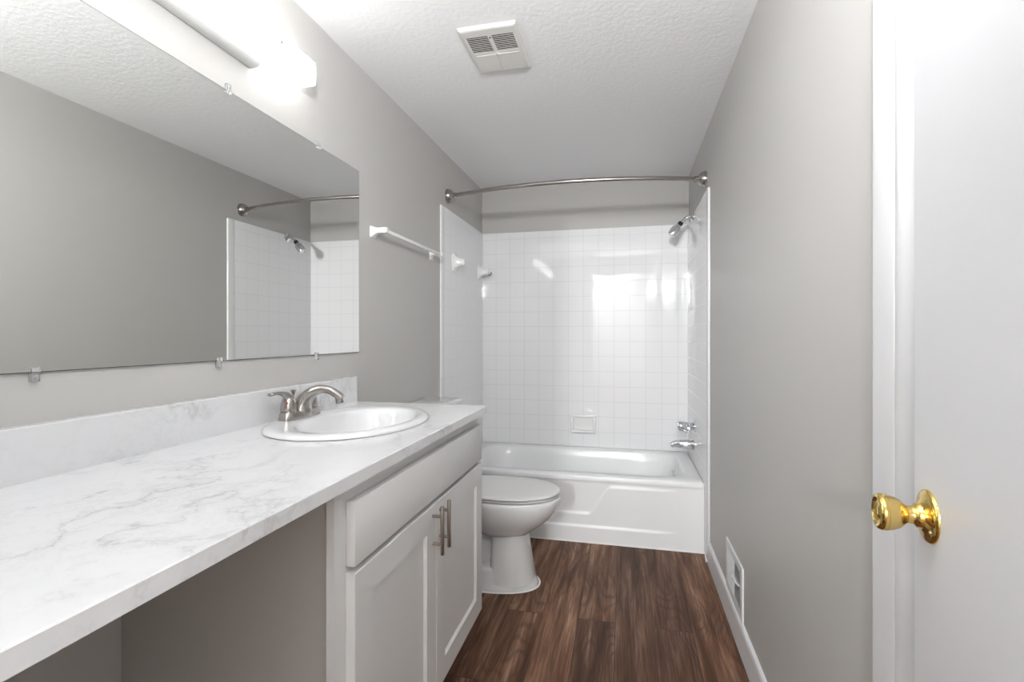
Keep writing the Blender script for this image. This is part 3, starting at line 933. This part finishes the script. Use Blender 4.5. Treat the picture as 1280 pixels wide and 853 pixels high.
# face plate around the two openings, as bars
fx0, fx1, fy0_, fy1_ = vx0 + 0.011, vx1 - 0.011, vy0 + 0.011, vy1 - 0.011
for (p0, p1, q0, q1) in ((fx0, fx1, fy0_, gy0), (fx0, fx1, gy1, fy1_), (fx0, gx[0][0], gy0, gy1), (gx[0][1], gx[1][0], gy0, gy1), (gx[1][1], fx1, gy0, gy1)):
    if p1 > p0 and q1 > q0:
        box(b, p0, p1, q0, q1, zb_, zb_ + 0.002)
finish('cover', b, M['vent'], ev)
for g0, g1 in gx:
    b = BM()
    for k in range(9):
        y = gy0 + (gy1 - gy0) * (k + 0.75) / 9.5
        loft(b, [[(x, y, zb_ + 0.0004), (x, y + 0.0022, zb_ + 0.0004), (x, y + 0.0027, zb_ + 0.0018), (x, y + 0.0005, zb_ + 0.0018)] for x in (g0, g1)])
    finish('grille', b, M['vent'], ev)
b = BM(); box(b, fx0 + 0.002, fx1 - 0.002, gy0 - 0.01, gy1 + 0.01, zt - 0.0035, zt - 0.0015); finish('dark_inside', b, M['duct'], ev)
# raised closed panel in the far half with a divider
b = BM()
for (p0, p1) in ((fx0 + 0.012, -0.4935), (-0.4845, fx1 - 0.012)):
    box(b, p0, p1, gy1 + 0.016, fy1_ - 0.008, zb_ - 0.0015, zb_ + 0.0005)
finish('closed_panel', b, M['vent'], ev, bevel=0.0006)
b = BM()
lathe(b, [(0.0035, 0), (0.0035, 0.001), (0, 0.0012)], (-0.489, gy0 + 0.012, zb_), (0, 0, -1), 14)
finish('screw', b, M['dark'], ev, smooth=40)
b = BM()
tube(b, [(-0.4885, gy1 + 0.004, zb_ + 0.001), (-0.484, gy1 + 0.012, zb_ - 0.003), (-0.472, gy1 + 0.014, zb_ - 0.005)], [0.005, 0.004, 0.003], 10, 0.6)
finish('lever', b, M['vent'], ev, smooth=50)

# ------------------------------------------------------------------ wall register near the floor
wr = thing('wall_register', (R, 2.13, 0.12), 'white metal air register low on the right wall above the baseboard', 'wall vent')
ry0, ry1, rz0, rz1 = 1.983, 2.284, 0.1175, 0.322
oy0, oy1, oz0, oz1 = 2.018, 2.250, 0.150, 0.292
b = BM()
xo_, xi_ = R - 0.0065, R - 0.0003
for (p0, p1, q0, q1) in ((ry0, ry1, rz0, oz0), (ry0, ry1, oz1, rz1), (ry0, oy0, oz0, oz1), (oy1, ry1, oz0, oz1)):
    box(b, xo_, xi_, p0, p1, q0, q1)
finish('frame', b, M['white_paint'], wr)
b = BM()
for k in range(15):
    y = oy0 + (oy1 - oy0) * (k + 0.5) / 15
    s = 0.0045 if k < 7 else -0.0045
    loft(b, [[(xo_ + 0.0004, y - s, z), (xo_ + 0.0004, y - s + 0.0009, z), (xi_ - 0.0006, y + s + 0.0009, z), (xi_ - 0.0006, y + s, z)] for z in (oz0, oz1)])
box(b, xo_ + 0.0006, xi_ - 0.001, oy0, oy1, (oz0 + oz1) / 2 + 0.012, (oz0 + oz1) / 2 + 0.016)
finish('louver', b, M['white_paint'], wr)
b = BM(); box(b, xi_ - 0.0004, xi_ + 0.0001, oy0, oy1, oz0, oz1); finish('dark_inside', b, M['dark'], wr)
b = BM()
tube(b, [(xo_ + 0.001, 2.030, 0.236), (xo_ - 0.006, 2.050, 0.236), (xo_ - 0.007, 2.110, 0.236), (xo_ - 0.004, 2.125, 0.236)], [0.004, 0.0045, 0.0045, 0.003], 10)
finish('lever', b, M['white_paint'], wr, smooth=50)
for y, z in ((2.002, 0.305), (2.268, 0.135), (2.150, 0.205)):
    b = BM(); lathe(b, [(0.0035, 0), (0.0035, 0.0008), (0, 0.0012)], (xo_, y, z), (-1, 0, 0), 12); finish('screw', b, M['nickel_dark'], wr, smooth=40)

for o in list(bpy.data.objects):
    if '_o' in o:
        del o['_o']
